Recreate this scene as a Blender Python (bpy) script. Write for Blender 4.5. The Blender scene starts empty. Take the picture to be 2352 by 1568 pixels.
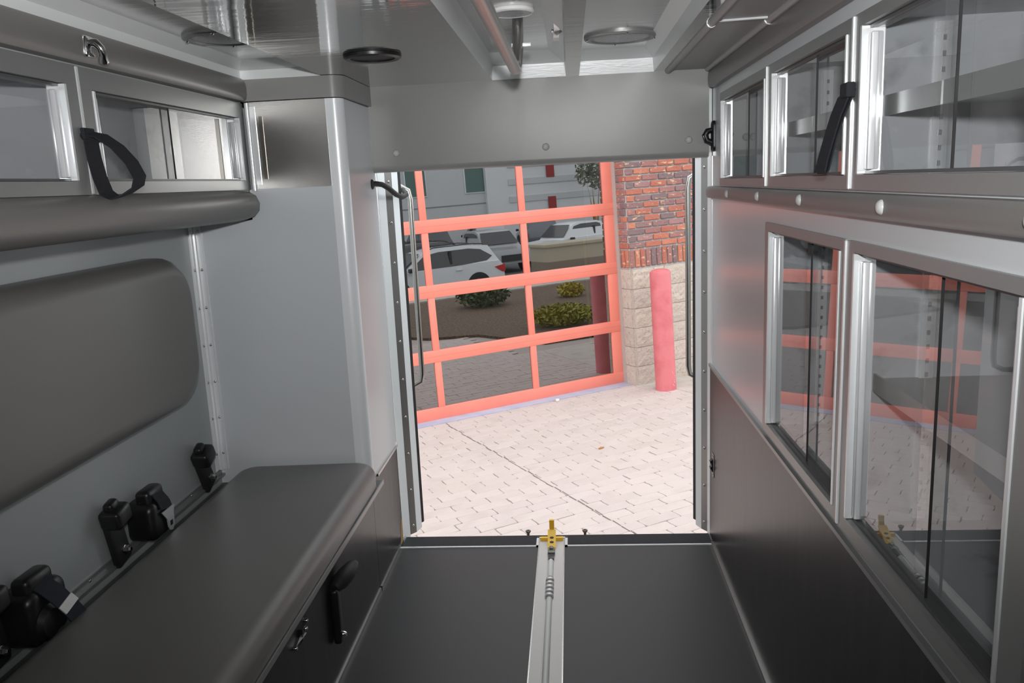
import bpy, bmesh, math, random
from mathutils import Vector, Matrix
random.seed(7)
S = bpy.context.scene
COL = S.collection
PI = math.pi
# ------------------------------------------------------------------ camera, light, exposure
cd = bpy.data.cameras.new('camera'); cam = bpy.data.objects.new('camera', cd); COL.objects.link(cam)
yaw, pit, rol = -0.07738378, 0.19246298, -0.04568992
fw = Vector((math.sin(yaw)*math.cos(pit), math.cos(yaw)*math.cos(pit), -math.sin(pit)))
rt0 = Vector((math.cos(yaw), -math.sin(yaw), 0)); up0 = rt0.cross(fw)
rt = math.cos(rol)*rt0 + math.sin(rol)*up0; up = -math.sin(rol)*rt0 + math.cos(rol)*up0
m = Matrix.Identity(4)
for i in range(3):
    m[i][0] = rt[i]; m[i][1] = up[i]; m[i][2] = -fw[i]
m.translation = (0, 0, 1.38)
cam.matrix_world = m
cd.sensor_width = 36; cd.lens = 1873.27*36/2352; cd.clip_start = 0.02; cd.clip_end = 300
S.camera = cam
S.cycles.blur_glossy = 0.05      # keep the light thrown back by the polished ceiling crisp
S.view_settings.view_transform = 'Standard'; S.view_settings.look = 'None'
S.view_settings.exposure = 0.0; S.view_settings.gamma = 1.0; S.view_settings.use_curve_mapping = False

w = bpy.data.worlds.new('world'); S.world = w; w.use_nodes = True
nt = w.node_tree; nt.nodes.clear()
o_ = nt.nodes.new('ShaderNodeOutputWorld'); b_ = nt.nodes.new('ShaderNodeBackground')
b_.inputs[0].default_value = (0.93, 0.965, 1.0, 1); b_.inputs[1].default_value = 2.38     # bright even overcast
nt.links.new(b_.outputs[0], o_.inputs[0])

def lamp(name, kind, loc, energy, **k):
    l = bpy.data.lights.new(name, kind); l.energy = energy
    o = bpy.data.objects.new(name, l); COL.objects.link(o); o.location = loc
    for a, v in k.items():
        if a != 'aim': setattr(l, a, v)
    if 'aim' in k:
        o.rotation_euler = Vector(k['aim']).to_track_quat('-Z', 'Y').to_euler()
    return o
# the photographer's flash, held just above the lens, head tilted up a little
lamp('camera_flash', 'SPOT', (0.02, -0.04, 1.52), 122, aim=(-0.06, 1, 0.34), spot_size=math.radians(132), spot_blend=1.0, shadow_soft_size=0.03)

# exterior frame: origin at the foot of the garage door's right end; axes along the door, into the building, up
ED = Vector((0.868, 0.4955, 0.0268)).normalized(); EU = Vector((-0.0404, 0.0168, 0.999)).normalized()
EI = EU.cross(ED).normalized(); ED = EI.cross(EU).normalized()
EXT = Matrix(((ED.x, EI.x, EU.x, 0.519), (ED.y, EI.y, EU.y, 8.64), (ED.z, EI.z, EU.z, -0.793), (0, 0, 0, 1)))

# ------------------------------------------------------------------ materials
MATS = {}
def mat(name, color=(.5, .5, .5), rough=.5, metal=0., spec=.5, noise=None, bump=None, rand=None, coat=0., emit=None, ior=None):
    """noise=(scale, color2, contrast lo, hi[, stretch]); bump=(scale, strength[, stretch]); rand=list of colours by object"""
    if name in MATS: return MATS[name]
    mt = bpy.data.materials.new(name); mt.use_nodes = True; MATS[name] = mt
    t = mt.node_tree; N = t.nodes; Lk = t.links.new
    p = N['Principled BSDF']
    p.inputs['Roughness'].default_value = rough; p.inputs['Metallic'].default_value = metal
    p.inputs['Specular IOR Level'].default_value = spec
    p.inputs['Base Color'].default_value = (*color, 1)
    if coat: p.inputs['Coat Weight'].default_value = coat; p.inputs['Coat Roughness'].default_value = .12
    if ior: p.inputs['IOR'].default_value = ior
    if emit: p.inputs['Emission Color'].default_value = (*color, 1); p.inputs['Emission Strength'].default_value = emit
    tc = None
    def coords(stretch):
        nonlocal tc
        if tc is None: tc = N.new('ShaderNodeTexCoord')
        mp = N.new('ShaderNodeMapping'); mp.inputs['Scale'].default_value = stretch or (1, 1, 1)
        Lk(tc.outputs['Object'], mp.inputs[0])
        if rand:                                   # alike pieces share a mesh: shift the grain per object
            o2 = N.new('ShaderNodeObjectInfo'); sc2 = N.new('ShaderNodeVectorMath'); sc2.operation = 'SCALE'
            cx = N.new('ShaderNodeCombineXYZ'); sc2.inputs[3].default_value = 90
            for q in range(3): Lk(o2.outputs['Random'], cx.inputs[q])
            Lk(cx.outputs[0], sc2.inputs[0]); Lk(sc2.outputs[0], mp.inputs['Location'])
        return mp.outputs[0]
    src = None
    if rand:
        oi = N.new('ShaderNodeObjectInfo'); cr = N.new('ShaderNodeValToRGB')
        e = cr.color_ramp.elements; cr.color_ramp.interpolation = 'CONSTANT'
        n = len(rand)
        e[0].position = 0; e[0].color = (*rand[0], 1); e[1].position = 1/n; e[1].color = (*rand[1], 1)
        for i in range(2, n):
            q = e.new(i/n); q.color = (*rand[i], 1)
        Lk(oi.outputs['Random'], cr.inputs[0]); src = cr.outputs[0]
    if noise:
        sc, c2, lo, hi = noise[:4]
        nz = N.new('ShaderNodeTexNoise'); nz.inputs['Scale'].default_value = sc; nz.inputs['Detail'].default_value = 5
        Lk(coords(noise[4] if len(noise) > 4 else None), nz.inputs['Vector'])
        mr = N.new('ShaderNodeMapRange'); mr.inputs[1].default_value = lo; mr.inputs[2].default_value = hi
        Lk(nz.outputs[0], mr.inputs[0])
        mx = N.new('ShaderNodeMix'); mx.data_type = 'RGBA'
        Lk(mr.outputs[0], mx.inputs[0]); mx.inputs[6].default_value = (*color, 1); mx.inputs[7].default_value = (*c2, 1)
        if src: Lk(src, mx.inputs[6])
        src = mx.outputs[2]
    if src: Lk(src, p.inputs['Base Color'])
    if bump:
        nz = N.new('ShaderNodeTexNoise'); nz.inputs['Scale'].default_value = bump[0]; nz.inputs['Detail'].default_value = 4
        Lk(coords(bump[2] if len(bump) > 2 else None), nz.inputs['Vector'])
        bp = N.new('ShaderNodeBump'); bp.inputs['Strength'].default_value = bump[1]; bp.inputs['Distance'].default_value = .01
        Lk(nz.outputs[0], bp.inputs['Height']); Lk(bp.outputs[0], p.inputs['Normal'])
    return mt
def glassy(name, tint, gloss_min, ior, haze=0., haze_scale=18, hazecol=(.8, .8, .8)):
    if name in MATS: return MATS[name]
    mt = bpy.data.materials.new(name); mt.use_nodes = True; MATS[name] = mt
    t = mt.node_tree; N = t.nodes; Lk = t.links.new
    N.remove(N['Principled BSDF']); out = N['Material Output']
    tr = N.new('ShaderNodeBsdfTransparent'); tr.inputs[0].default_value = (*tint, 1)
    gl = N.new('ShaderNodeBsdfGlossy'); gl.inputs['Roughness'].default_value = 0.0
    fr = N.new('ShaderNodeFresnel'); fr.inputs[0].default_value = ior
    ge = N.new('ShaderNodeNewGeometry'); im = N.new('ShaderNodeMapRange')      # same reflectance from both sides of the thin sheet
    im.inputs[3].default_value = ior; im.inputs[4].default_value = 1/ior
    Lk(ge.outputs['Backfacing'], im.inputs[0]); Lk(im.outputs[0], fr.inputs[0])
    ad = N.new('ShaderNodeMath'); ad.operation = 'ADD'; ad.use_clamp = True; ad.inputs[1].default_value = gloss_min
    Lk(fr.outputs[0], ad.inputs[0])
    base = tr.outputs[0]
    if haze:
        df = N.new('ShaderNodeBsdfDiffuse'); df.inputs[0].default_value = (*hazecol, 1)
        nz = N.new('ShaderNodeTexNoise'); nz.inputs['Scale'].default_value = haze_scale; nz.inputs['Detail'].default_value = 6
        tc = N.new('ShaderNodeTexCoord'); Lk(tc.outputs['Object'], nz.inputs['Vector'])
        mr = N.new('ShaderNodeMapRange'); mr.inputs[1].default_value = .35; mr.inputs[2].default_value = .75
        mr.inputs[3].default_value = haze*.3; mr.inputs[4].default_value = haze
        Lk(nz.outputs[0], mr.inputs[0])
        m1 = N.new('ShaderNodeMixShader'); Lk(mr.outputs[0], m1.inputs[0]); Lk(tr.outputs[0], m1.inputs[1]); Lk(df.outputs[0], m1.inputs[2])
        base = m1.outputs[0]
    m2 = N.new('ShaderNodeMixShader'); Lk(ad.outputs[0], m2.inputs[0]); Lk(base, m2.inputs[1]); Lk(gl.outputs[0], m2.inputs[2])
    Lk(m2.outputs[0], out.inputs[0])
    return mt

WHITE = mat('white_laminate', (.61, .64, .66), .28, coat=.25)
WALLGREY = mat('grey_wall_panel', (.39, .415, .415), .38)
VINYL = mat('grey_vinyl', (.18, .173, .166), .36, bump=(900, .04))
HEADV = mat('header_vinyl', (.265, .262, .257), .34, bump=(900, .04))
ALU = mat('anodized_aluminium', (.30, .305, .30), .36, metal=.5)
BRIGHT = mat('bright_aluminium', (.84, .86, .87), .25, metal=.3)
STEEL = mat('brushed_stainless', (.50, .49, .47), .26, metal=1, bump=(60, .05, (1, 12, 12)))
CEIL = mat('polished_stainless', (.62, .62, .61), .06, metal=.92, bump=(6, .07, (.8, 5, 5)))
WELL = mat('stainless_pan', (.84, .86, .86), .32, metal=.15, bump=(30, .05, (1, 6, 6)))
CHAR = mat('charcoal_laminate', (.014, .0135, .013), .32, spec=.3, noise=(7, (.030, .028, .027), .4, .7, (5, 5, .8)))
FLOOR = mat('speckled_vinyl_floor', (.030, .030, .031), .48, noise=(420, (.10, .10, .10), .66, .74))
GRIT = mat('grit_tread', (.022, .024, .028), .75, noise=(700, (.22, .23, .25), .66, .74), bump=(500, .6))
BLACK = mat('black_plastic', (.010, .010, .011), .35)
RUBBER = mat('black_rubber', (.012, .012, .012), .6)
WEB = mat('black_webbing', (.012, .013, .018), .8, bump=(300, .3, (1, 1, 4)))
CHROME = mat('chrome', (.8, .8, .8), .08, metal=1)
SCREW = mat('screw_steel', (.55, .54, .52), .2, metal=1)
YELLOW = mat('yellow_paint', (1.0, .60, .02), .4)
TRACK = mat('track_aluminium', (.68, .66, .63), .40, metal=.1)
TRACKIN = mat('track_groove', (.72, .73, .71), .40, metal=.05)
WPAINT = mat('white_enamel', (.74, .79, .80), .25, coat=.3)
WOOD = mat('bare_wood', (.35, .20, .07), .7)
ACRYL = glassy('acrylic_pane', (.965, .97, .975), .045, 1.55, haze=.10, haze_scale=14)
CARC = mat('cabinet_liner', (.37, .385, .40), .45, noise=(9, (.20, .21, .22), .58, .72))
LENS = mat('light_lens', (.42, .43, .45), .25, bump=(160, .5))
LENSW = mat('white_trim_ring', (.80, .80, .78), .3)
BEIGE = mat('beige_plate', (.50, .46, .36), .5)

# ------------------------------------------------------------------ mesh helpers
class MB:
    def __init__(s): s.v = []; s.f = []; s.sm = []
    def add(s, vs, fs, smooth=False):
        k = len(s.v); s.v += [tuple(v) for v in vs]; s.f += [tuple(i+k for i in f) for f in fs]; s.sm += [smooth]*len(fs); return s
    def box(s, x0, x1, y0, y1, z0, z1):
        vs = [(x, y, z) for z in (z0, z1) for y in (y0, y1) for x in (x0, x1)]
        return s.add(vs, [(0, 2, 3, 1), (4, 5, 7, 6), (0, 1, 5, 4), (2, 6, 7, 3), (0, 4, 6, 2), (1, 3, 7, 5)])
    def rbox(s, x0, x1, y0, y1, z0, z1, r=.004, seg=2):
        bm = bmesh.new(); bmesh.ops.create_cube(bm, size=1)
        for v in bm.verts:
            v.co = Vector(((x0+x1)/2+v.co.x*(x1-x0), (y0+y1)/2+v.co.y*(y1-y0), (z0+z1)/2+v.co.z*(z1-z0)))
        bmesh.ops.bevel(bm, geom=bm.edges[:], offset=r, segments=seg, profile=.5, affect='EDGES')
        s.add([v.co[:] for v in bm.verts], [[v.index for v in f.verts] for f in (bm.verts.index_update() or bm.faces)], True)
        bm.free(); return s
    def pane(s, x0, x1, y0, y1, z0, z1, g):
        vs = [(x, y, z) for z in (z0, z1) for y in (y0, y1) for x in (x0, x1)]
        fs = [(0, 2, 3, 1), (4, 5, 7, 6), (0, 1, 5, 4), (2, 6, 7, 3), (0, 4, 6, 2) if g > 0 else (1, 3, 7, 5)]
        return s.add(vs, fs)
    def quad(s, *p): return s.add(p, [tuple(range(len(p)))])
    def prism(s, poly, axis, a0, a1, smooth=False):
        """poly: 2-D points; axis 0 -> (y,z), 1 -> (x,z), 2 -> (x,y)"""
        def P(q, a):
            return (a, q[0], q[1]) if axis == 0 else (q[0], a, q[1]) if axis == 1 else (q[0], q[1], a)
        n = len(poly); vs = [P(q, a0) for q in poly]+[P(q, a1) for q in poly]
        s.add(vs, [(i, (i+1) % n, (i+1) % n+n, i+n) for i in range(n)], smooth)
        return s.add(vs, [tuple(range(n))[::-1], tuple(range(n, 2*n))])
    def tube(s, pts, r, n=10, caps=True, smooth=True):
        pts = [Vector(p) for p in pts]; rr = r if isinstance(r, (list, tuple)) else [r]*len(pts)
        rings = []; ref = None
        for i, p in enumerate(pts):
            d = (pts[min(i+1, len(pts)-1)]-pts[max(i-1, 0)]).normalized()
            if ref is None:
                ref = Vector((0, 0, 1)) if abs(d.z) < .9 else Vector((1, 0, 0))
            a = (ref-d*ref.dot(d)).normalized(); ref = a; b = d.cross(a)
            rings.append([p+rr[i]*(math.cos(2*PI*j/n)*a+math.sin(2*PI*j/n)*b) for j in range(n)])
        vs = [q for R_ in rings for q in R_]
        fs = [(i*n+j, i*n+(j+1) % n, (i+1)*n+(j+1) % n, (i+1)*n+j) for i in range(len(pts)-1) for j in range(n)]
        s.add(vs, fs, smooth)
        if caps: s.add(vs, [tuple(range(n))[::-1], tuple(range(len(vs)-n, len(vs)))])
        return s
    def lathe(s, prof, c, axis=2, n=24, smooth=True):
        """prof: (radius, height) pairs around axis at c"""
        vs = []
        for r, h in prof:
            for j in range(n):
                a = 2*PI*j/n; u, v = r*math.cos(a), r*math.sin(a)
                q = (h, u, v) if axis == 0 else (v, h, u) if axis == 1 else (u, v, h)
                vs.append((c[0]+q[0], c[1]+q[1], c[2]+q[2]))
        k = len(prof)
        return s.add(vs, [(i*n+j, i*n+(j+1) % n, (i+1)*n+(j+1) % n, (i+1)*n+j) for i in range(k-1) for j in range(n)], smooth)
    def ribbon(s, pts, wvec, th):
        """flat strap through pts, wide along wvec, th thick"""
        pts = [Vector(p) for p in pts]; n = len(pts); vs = []
        for i, p in enumerate(pts):
            wv = Vector(wvec[i] if isinstance(wvec, list) else wvec)
            d = (pts[min(i+1, n-1)]-pts[max(i-1, 0)]).normalized(); nn = d.cross(wv).normalized()*th/2
            vs += [p-wv/2-nn, p+wv/2-nn, p+wv/2+nn, p-wv/2+nn]
        fs = [(i*4+j, i*4+(j+1) % 4, i*4+4+(j+1) % 4, i*4+4+j) for i in range(n-1) for j in range(4)]
        return s.add(vs, fs+[(3, 2, 1, 0), (4*n-4, 4*n-3, 4*n-2, 4*n-1)])
    def puffy(s, axis, c0, c1, a0, a1, b0, b1, cr, er, sag=None):
        """cushion: rounded rectangle in the two other axes, thickness c0..c1 along axis with rounded rims"""
        loops = []
        sgn = 1 if c1 > c0 else -1; er = min(er, abs(c1-c0)*.95)
        lay = [(0, 0.0)]+[(er*(1-math.cos(t*PI/2/6)), er*math.sin(t*PI/2/6)) for t in range(7)]
        for k, (ins, hh) in enumerate(lay):
            cc = c0 if k == 0 else c1-sgn*er+sgn*hh
            R_ = max(cr-ins, .004); pts = []
            for (ca, cb, t0) in ((a1-ins-R_, b1-ins-R_, 0), (a0+ins+R_, b1-ins-R_, 1), (a0+ins+R_, b0+ins+R_, 2), (a1-ins-R_, b0+ins+R_, 3)):
                for j in range(9):
                    t = (t0+j/8)*PI/2; pts.append((ca+R_*math.cos(t), cb+R_*math.sin(t)))
            loops.append((cc, pts))
        n = len(loops[0][1]); vs = []
        for cc, pts in loops:
            for a, b in pts:
                vs.append((cc, a, b) if axis == 0 else (a, cc, b) if axis == 1 else (a, b, cc))
        fs = [(i*n+j, i*n+(j+1) % n, (i+1)*n+(j+1) % n, (i+1)*n+j) for i in range(len(loops)-1) for j in range(n)]
        s.add(vs, fs, True)
        s.add(vs[-n:], [tuple(range(n))], True); return s.add(vs[:n], [tuple(range(n))[::-1]])
    def mesh(s, name):
        me = bpy.data.meshes.new(name); me.from_pydata(s.v, [], s.f); me.update()
        bm = bmesh.new(); bm.from_mesh(me); bmesh.ops.remove_doubles(bm, verts=bm.verts, dist=1e-5)
        bmesh.ops.recalc_face_normals(bm, faces=bm.faces); bm.to_mesh(me); bm.free()
        me.polygons.foreach_set('use_smooth', [True]*len(me.polygons) if any(s.sm) else [False]*len(me.polygons))
        if any(s.sm):
            try: me.set_sharp_from_angle(angle=math.radians(38))
            except Exception: pass
        return me
    def build(s, name, material, parent=None, ext=False, loc=None):
        me = s.mesh(name); me.materials.append(material)
        o = bpy.data.objects.new(name, me); COL.objects.link(o)
        if parent is not None: o.parent = parent
        elif ext: o.matrix_world = EXT
        if loc is not None: o.location = loc
        return o
def B(*a, **k): return MB().box(*a)
def tag(o, label=None, cat=None, group=None, kind=None):
    if label: o['label'] = label
    if cat: o['category'] = cat
    if group: o['group'] = group
    if kind: o['kind'] = kind
    return o
def thing(name, label, cat, loc=(0, 0, 0), rotz=0, group=None, ext=False):
    o = bpy.data.objects.new(name, None); COL.objects.link(o); o.empty_display_size = .05
    T = Matrix.Translation(loc) @ Matrix.Rotation(rotz, 4, 'Z')
    o.matrix_world = EXT @ T if ext else T
    return tag(o, label, cat, group)
def struct(name, mb, material, label=None, ext=False, parent=None):
    o = mb.build(name, material, parent, ext)
    if parent is None: o['kind'] = 'structure'
    if label: o['label'] = label
    return o
def inst(me, name, parent, loc, rot=None, material=None):
    o = bpy.data.objects.new(name, me); COL.objects.link(o); o.parent = parent; o.location = loc
    if rot: o.rotation_euler = rot
    return o
def copy_tree(o, parent=None):
    c = o.copy(); COL.objects.link(c)
    if parent is not None: c.parent = parent
    for ch in list(o.children): copy_tree(ch, c)
    return c
def screw_mesh(r, h, axis, name='screw_head'):
    return MB().lathe([(0, h), (r*.35, h*.95), (r*.8, h*.55), (r, 0), (r, -h*.5)], (0, 0, 0), axis, 10).mesh(name)
XR, XL, XB = 0.505, -1.225, -0.70
YF = -1.3      # front bulkhead behind the camera

# ------------------------------------------------------------------ vehicle shell
fl = struct('floor', B(-1.26, .86, YF, 2.925, -.05, 0), FLOOR, 'dark speckled vinyl floor of the vehicle')
# right wall: panels around the two rows of cabinets
mb = MB()
for y0, y1, z0, z1 in ((YF, 3.0, .684, .702), (YF, 3.0, 1.251, 1.34), (YF, 3.0, 1.634, 1.75), (2.80, 3.0, 1.34, 1.634),
                       (2.15, 3.0, .702, 1.251), (YF, .88, .702, 1.251), (YF, .88, 1.34, 1.634), (1.515, 1.527, 1.34, 1.634), (2.148, 2.16, 1.34, 1.634), (1.518, 1.53, .702, 1.251)):
    mb.box(XR, XR+.012, y0, y1, z0, z1)
wr = struct('wall_right', mb, WHITE, 'pale grey laminate wall around the cabinets')
for y_, z0_, z1_ in ((1.521, 1.342, 1.632), (2.154, 1.342, 1.632), (1.524, .704, 1.249)):
    B(XR-.010, XR, y_-.0035, y_+.0035, z0_, z1_).build('divider_strip', BRIGHT, wr)
B(XR-.004, XR+.012, YF, 3.0, .012, .684).build('lower_panel', CHAR, wr)
B(XR-.010, XR+.0, YF, 3.0, .679, .689).build('seam_strip', ALU, wr)
B(XR-.012, XR, YF, 2.93, 0, .012).build('floor_strip', STEEL, wr)
B(.84, .86, YF, 3.0, -.05, 1.9).build('outer_skin', WPAINT, wr)
# left wall
wl = struct('wall_left', MB().box(XL-.03, XL, YF, 3.0, -.05, 1.9), WALLGREY, 'grey wall panel behind the bench')
mb = MB().box(XL, XL+.016, YF, 2.59, .438, .446).box(XL, XL+.005, YF, 2.59, .446, .462)
tr = struct('trim_1', mb, ALU, 'metal strip along the bench back')
sm = screw_mesh(.0045, .002, 0)
sm.materials.append(SCREW)
for i in range(12): inst(sm, 'rivet', tr, (XL+.006, 2.50-i*.14, .454))
mb = MB().box(XL, XL+.005, 2.555, 2.585, .46, 1.31).box(XL, XL+.03, 2.584, 2.59, .46, 1.31).tube([(XL+.006, 2.583, .46), (XL+.006, 2.583, 1.31)], .007, 8)
tr = struct('trim_2', mb, BRIGHT, 'bright metal corner strip with rivets')
for i in range(7): inst(sm, 'rivet', tr, (XL+.006, 2.566, .52+i*.125))
for i in range(7):
    o = inst(sm, 'rivet', tr, (XL+.020, 2.583, .52+i*.125)); o.rotation_euler = (0, 0, -PI/2)
# front bulkhead behind the camera
struct('wall_front', MB().box(-1.26, .86, YF-.03, YF, -.05, 1.9), WALLGREY, 'front bulkhead')

# ------------------------------------------------------------------ ceiling with its light wells
ZC = 1.73
mb = MB()
for x0, x1, y0, y1 in ((-.755, -.255, YF, 2.95), (-.255, .0, YF, .5), (0, .045, YF, 2.95), (.045, .30, YF, .5), (.30, .342, YF, 2.95), (-1.03, -.755, YF, .5), (-1.03, -.755, 2.59, 2.62)):
    mb.box(x0, x1, y0, y1, ZC, ZC+.004)
ce = struct('ceiling', mb, CEIL, 'polished stainless ceiling')
B(-1.26, .86, YF, 3.0, 1.88, 1.90).build('roof_skin', WPAINT, ce)
B(.342, .51, YF, 2.95, ZC, ZC+.004).build('side_panel', mat('satin_ceiling', (.34, .34, .33), .38, metal=.25), ce)
def well(x0, x1, y0, y1, zt, left=.0, right=.0, back=.10, lip=.045):
    """pan recess: vertical lip then sloping facets up to the flat top"""
    zl = ZC+lip
    def ring(dx0, dx1, dy, z): return [(x0+dx0, y0, z), (x1-dx1, y0, z), (x1-dx1, y1-dy, z), (x0+dx0, y1-dy, z)]
    a, b, c = ring(0, 0, 0, ZC), ring(.004, .004, .010, zl), ring(left, right, back, zt)
    mbw = MB()
    for p, q in ((a, b), (b, c)):
        mbw.add(p+q, [(i, (i+1) % 4, (i+1) % 4+4, i+4) for i in range(4)])
    wl_ = mbw.build('light_well', WELL, ce)
    t = MB().quad(*c).build('well_top', mat('well_top_steel', (.62, .63, .63), .16, metal=.7, bump=(6, .05, (1, 5, 5))), wl_)
    return wl_
well(-.255, 0, .5, 2.94, 1.805, left=.004, right=.055, back=.11)
well(.045, .30, .5, 2.945, 1.800, left=.004, right=.040, back=.09)
well(-1.01, -.755, .5, 2.585, 1.778, left=.040, right=.004, back=.08, lip=.026)
# half-round wiring covers along the right edge and the cross joint between them
COVER = mat('cover_grey', (.33, .33, .325), .35)
def raceway(x, label):
    mbr = MB().tube([(x, YF, ZC), (x, 2.07, ZC)], .011, 10)
    r1 = mbr.build('wire_cover', COVER); tag(r1, label, 'wire cover', kind=None)
    MB().tube([(x, 2.074, ZC), (x, 2.94, ZC)], .011, 10).build('cover_section', COVER, r1)
    MB().tube([(x, 2.068, ZC), (x, 2.076, ZC)], .0123, 10).build('cover_joint', BRIGHT, r1)
    return r1
raceway(.348, 'long half-round grey wire cover on the ceiling beside the right light well')
raceway(.482, 'long half-round grey wire cover on the ceiling along the right wall padding')
cj = MB().tube([(.360, 2.045, ZC), (.470, 2.035, ZC)], .0045, 8).build('joint_strip', BRIGHT)
tag(cj, 'short bright joint strip on the ceiling between the two wire covers', 'strip')

# ------------------------------------------------------------------ rear wall: padded header, jambs, doors
hd = thing('header_pad', 'grey vinyl padded header over the rear door opening with three buttons', 'padding', (-.1, 2.945, 1.435))
prof = [(2.985, ZC), (2.945, ZC)]+[(2.945+.022-.022*math.cos(t*PI/12), 1.457-.022*math.sin(t*PI/12)) for t in range(7)]+[(2.985, 1.435)]
o = MB().prism(prof, 0, XB, .487, True).build('pad', HEADV, hd, loc=(.1, -2.945, -1.435))
bt = MB().lathe([(0, .015), (.005, .014), (.010, .010), (.013, .003), (.013, -.01)], (0, 0, 0), 1, 16).mesh('button'); bt.materials.append(mat('button_vinyl', (.55, .55, .54), .25))
for x, z in ((-.611, 1.500), (-.078, 1.497), (.417, 1.497)):
    inst(bt, 'button', hd, (x+.1, 2.945-2.945, z-1.435), (0, 0, PI))
rw = struct('wall_rear', MB().box(-1.26, .86, 2.985, 3.0, 1.44, 1.9).box(-1.26, XB-.002, 2.985, 3.0, -.05, 1.44).box(.508, .86, 2.985, 3.0, -.05, 1.44), WPAINT, 'rear body wall around the door opening')
def jamb(n, pts, label):
    """pts: plan polyline of white post | stainless strip | white edge | seal"""
    def strip(a, b, z0, z1, th, material, name, par=None, k=0):
        a, b = Vector((*a, 0)), Vector((*b, 0)); d = (b-a).normalized(); nn = Vector((-d.y, d.x, 0))*th
        if nn.y < 0: nn = -nn
        q = [a, b, b+nn, a+nn]
        return MB().prism([(v.x, v.y) for v in q], 2, z0, z1).build(name, material, par)
    o = strip(pts[0], pts[1], -.02, 1.45, .02, WPAINT, n); o['kind'] = 'structure'; o['label'] = label
    s2 = strip(pts[1], pts[2], .0, 1.45, .01, mat('jamb_steel', (.27, .26, .25), .3, metal=.85), 'stainless_strip', o)
    strip(pts[2], pts[3], .0, 1.45, .02, WPAINT, 'white_edge', o)
    strip(pts[3], pts[4], .02, 1.44, .012, RUBBER, 'door_seal', o)
    a, b = Vector((*pts[1], 0)), Vector((*pts[2], 0)); d = (b-a); c = (a+b)/2
    nn = Vector((d.y, -d.x, 0)).normalized()
    if nn.y > 0: nn = -nn
    me = screw_mesh(.0058, .0045, 0); me.materials.append(SCREW)
    ang = math.atan2(nn.y, nn.x)
    for i in range(10):
        inst(me, 'screw', s2, c+nn*.0005+Vector((0, 0, .035+i*.152)), (0, 0, ang))
    return o
jamb('trim_3', [(-.703, 3.0), (-.684, 3.052), (-.663, 3.078), (-.650, 3.125), (-.642, 3.138)], 'white rear door jamb with a screwed stainless strip beside the column')
jamb('trim_4', [(.509, 3.0), (.4985, 3.046), (.480, 3.074), (.464, 3.112), (.456, 3.126)], 'white rear door jamb with a screwed stainless strip beside the cabinets')
B(-.703, -.6985, 2.985, 3.0, .0, 1.66).build('jamb_trim', BRIGHT, rw)
B(.5035, .508, 2.985, 3.0, .0, 1.72).build('jamb_trim', BRIGHT, rw)
def rear_door(n, x, lean, xh, label):
    d = thing(n, label, None, (x, 3.17, 0)); d['kind'] = 'structure'
    d.rotation_euler = (0, 0, lean)
    del_ = -1 if x < 0 else 1
    MB().rbox(min(0, del_*.05), max(0, del_*.05), 0, .60, -.05, 1.46, .008).build('door_leaf', WPAINT, d)
    sx = -del_
    pts = [(sx*-.002, .225, 1.385), (sx*.040, .225, 1.385), (sx*.074, .225, 1.365), (sx*.080, .225, 1.33)]
    pts += [(sx*.080, .225, 1.33-.06*i) for i in range(1, 13)]
    pts += [(sx*.080, .225, .585), (sx*.074, .225, .552), (sx*.040, .225, .535), (sx*-.002, .225, .535)]
    MB().tube(pts, .0112, 14).build('grab_handle', mat('handle_steel', (.40, .385, .36), .25, metal=1), d)
    return d
rear_door('door_1', -.712, .125, 0, 'open white rear door leaf with a tall stainless grab handle, cable side')
rear_door('door_2', .533, -.11, 0, 'open white rear door leaf with a tall stainless grab handle, cabinet side')
cb = MB().tube([(-.700, 2.915, 1.395), (-.690, 2.93, 1.397), (-.672, 2.955, 1.393), (-.655, 2.985, 1.378), (-.640, 3.03, 1.355), (-.628, 3.08, 1.344), (-.622, 3.13, 1.352), (-.640, 3.17, 1.37), (-.708, 3.20, 1.375)], .0095, 10).build('cable', RUBBER)
tag(cb, 'black rubber cable from the white column to the rear door', 'cable')
MB().lathe([(.004, .006), (.014, .006), (.018, .002), (.018, -.001)], (-.700, 2.915, 1.395), 0, 14).build('grommet', RUBBER, cb)

# threshold
th = thing('threshold', 'black grit tread strip with bright metal edging at the rear door sill', 'threshold', (-.1, 2.98, 0))
def thp(mb_, name, m_): return mb_.build(name, m_, th, loc=(.1, -2.98, 0))
thp(MB().box(-.695, -.163, 2.934, 3.026, -.01, .002).box(-.056, .500, 2.934, 3.026, -.01, .002).box(-.163, -.056, 3.008, 3.026, -.01, .002), 'grit_strip', GRIT)
thp(MB().box(-.697, -.160, 2.924, 2.933, -.01, .004).box(-.059, .502, 2.924, 2.933, -.01, .004).box(-.170, -.160, 2.924, 3.006, -.01, .004).box(-.059, -.049, 2.924, 3.006, -.01, .004).box(-.170, -.049, 2.998, 3.007, -.01, .004), 'metal_edging', BRIGHT)
B(-.72, .53, 2.925, 3.030, -.05, -.011).build('sill', ALU, th, loc=(.1, -2.98, 0))
thp(B(-.70, .50, 3.027, 3.033, -.04, -.001), 'sill_lip', mat('rust_lip', (.22, .13, .09), .6))
for k, x in enumerate((-.206, .020)):
    o = MB().lathe([(0, .012), (.004, .010), (.004, .014), (.010, .014), (.0115, .011), (.008, .005), (.005, 0), (.005, -.02)], (0, 0, 0), 2, 12).build('sill_bolt', mat('dull_bolt', (.18, .16, .14), .45, metal=.8))
    o.location = (x, 3.046, .000)
    tag(o, ('small steel bolt standing on the rear sill between the yellow latch and the bench side', 'small steel bolt standing on the rear sill between the yellow latch and the cabinet side')[k], 'bolt', 'sill bolts')
bumper = B(-.74, .54, 3.036, 3.22, -.34, -.16).build('rear_bumper', ALU)
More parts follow.
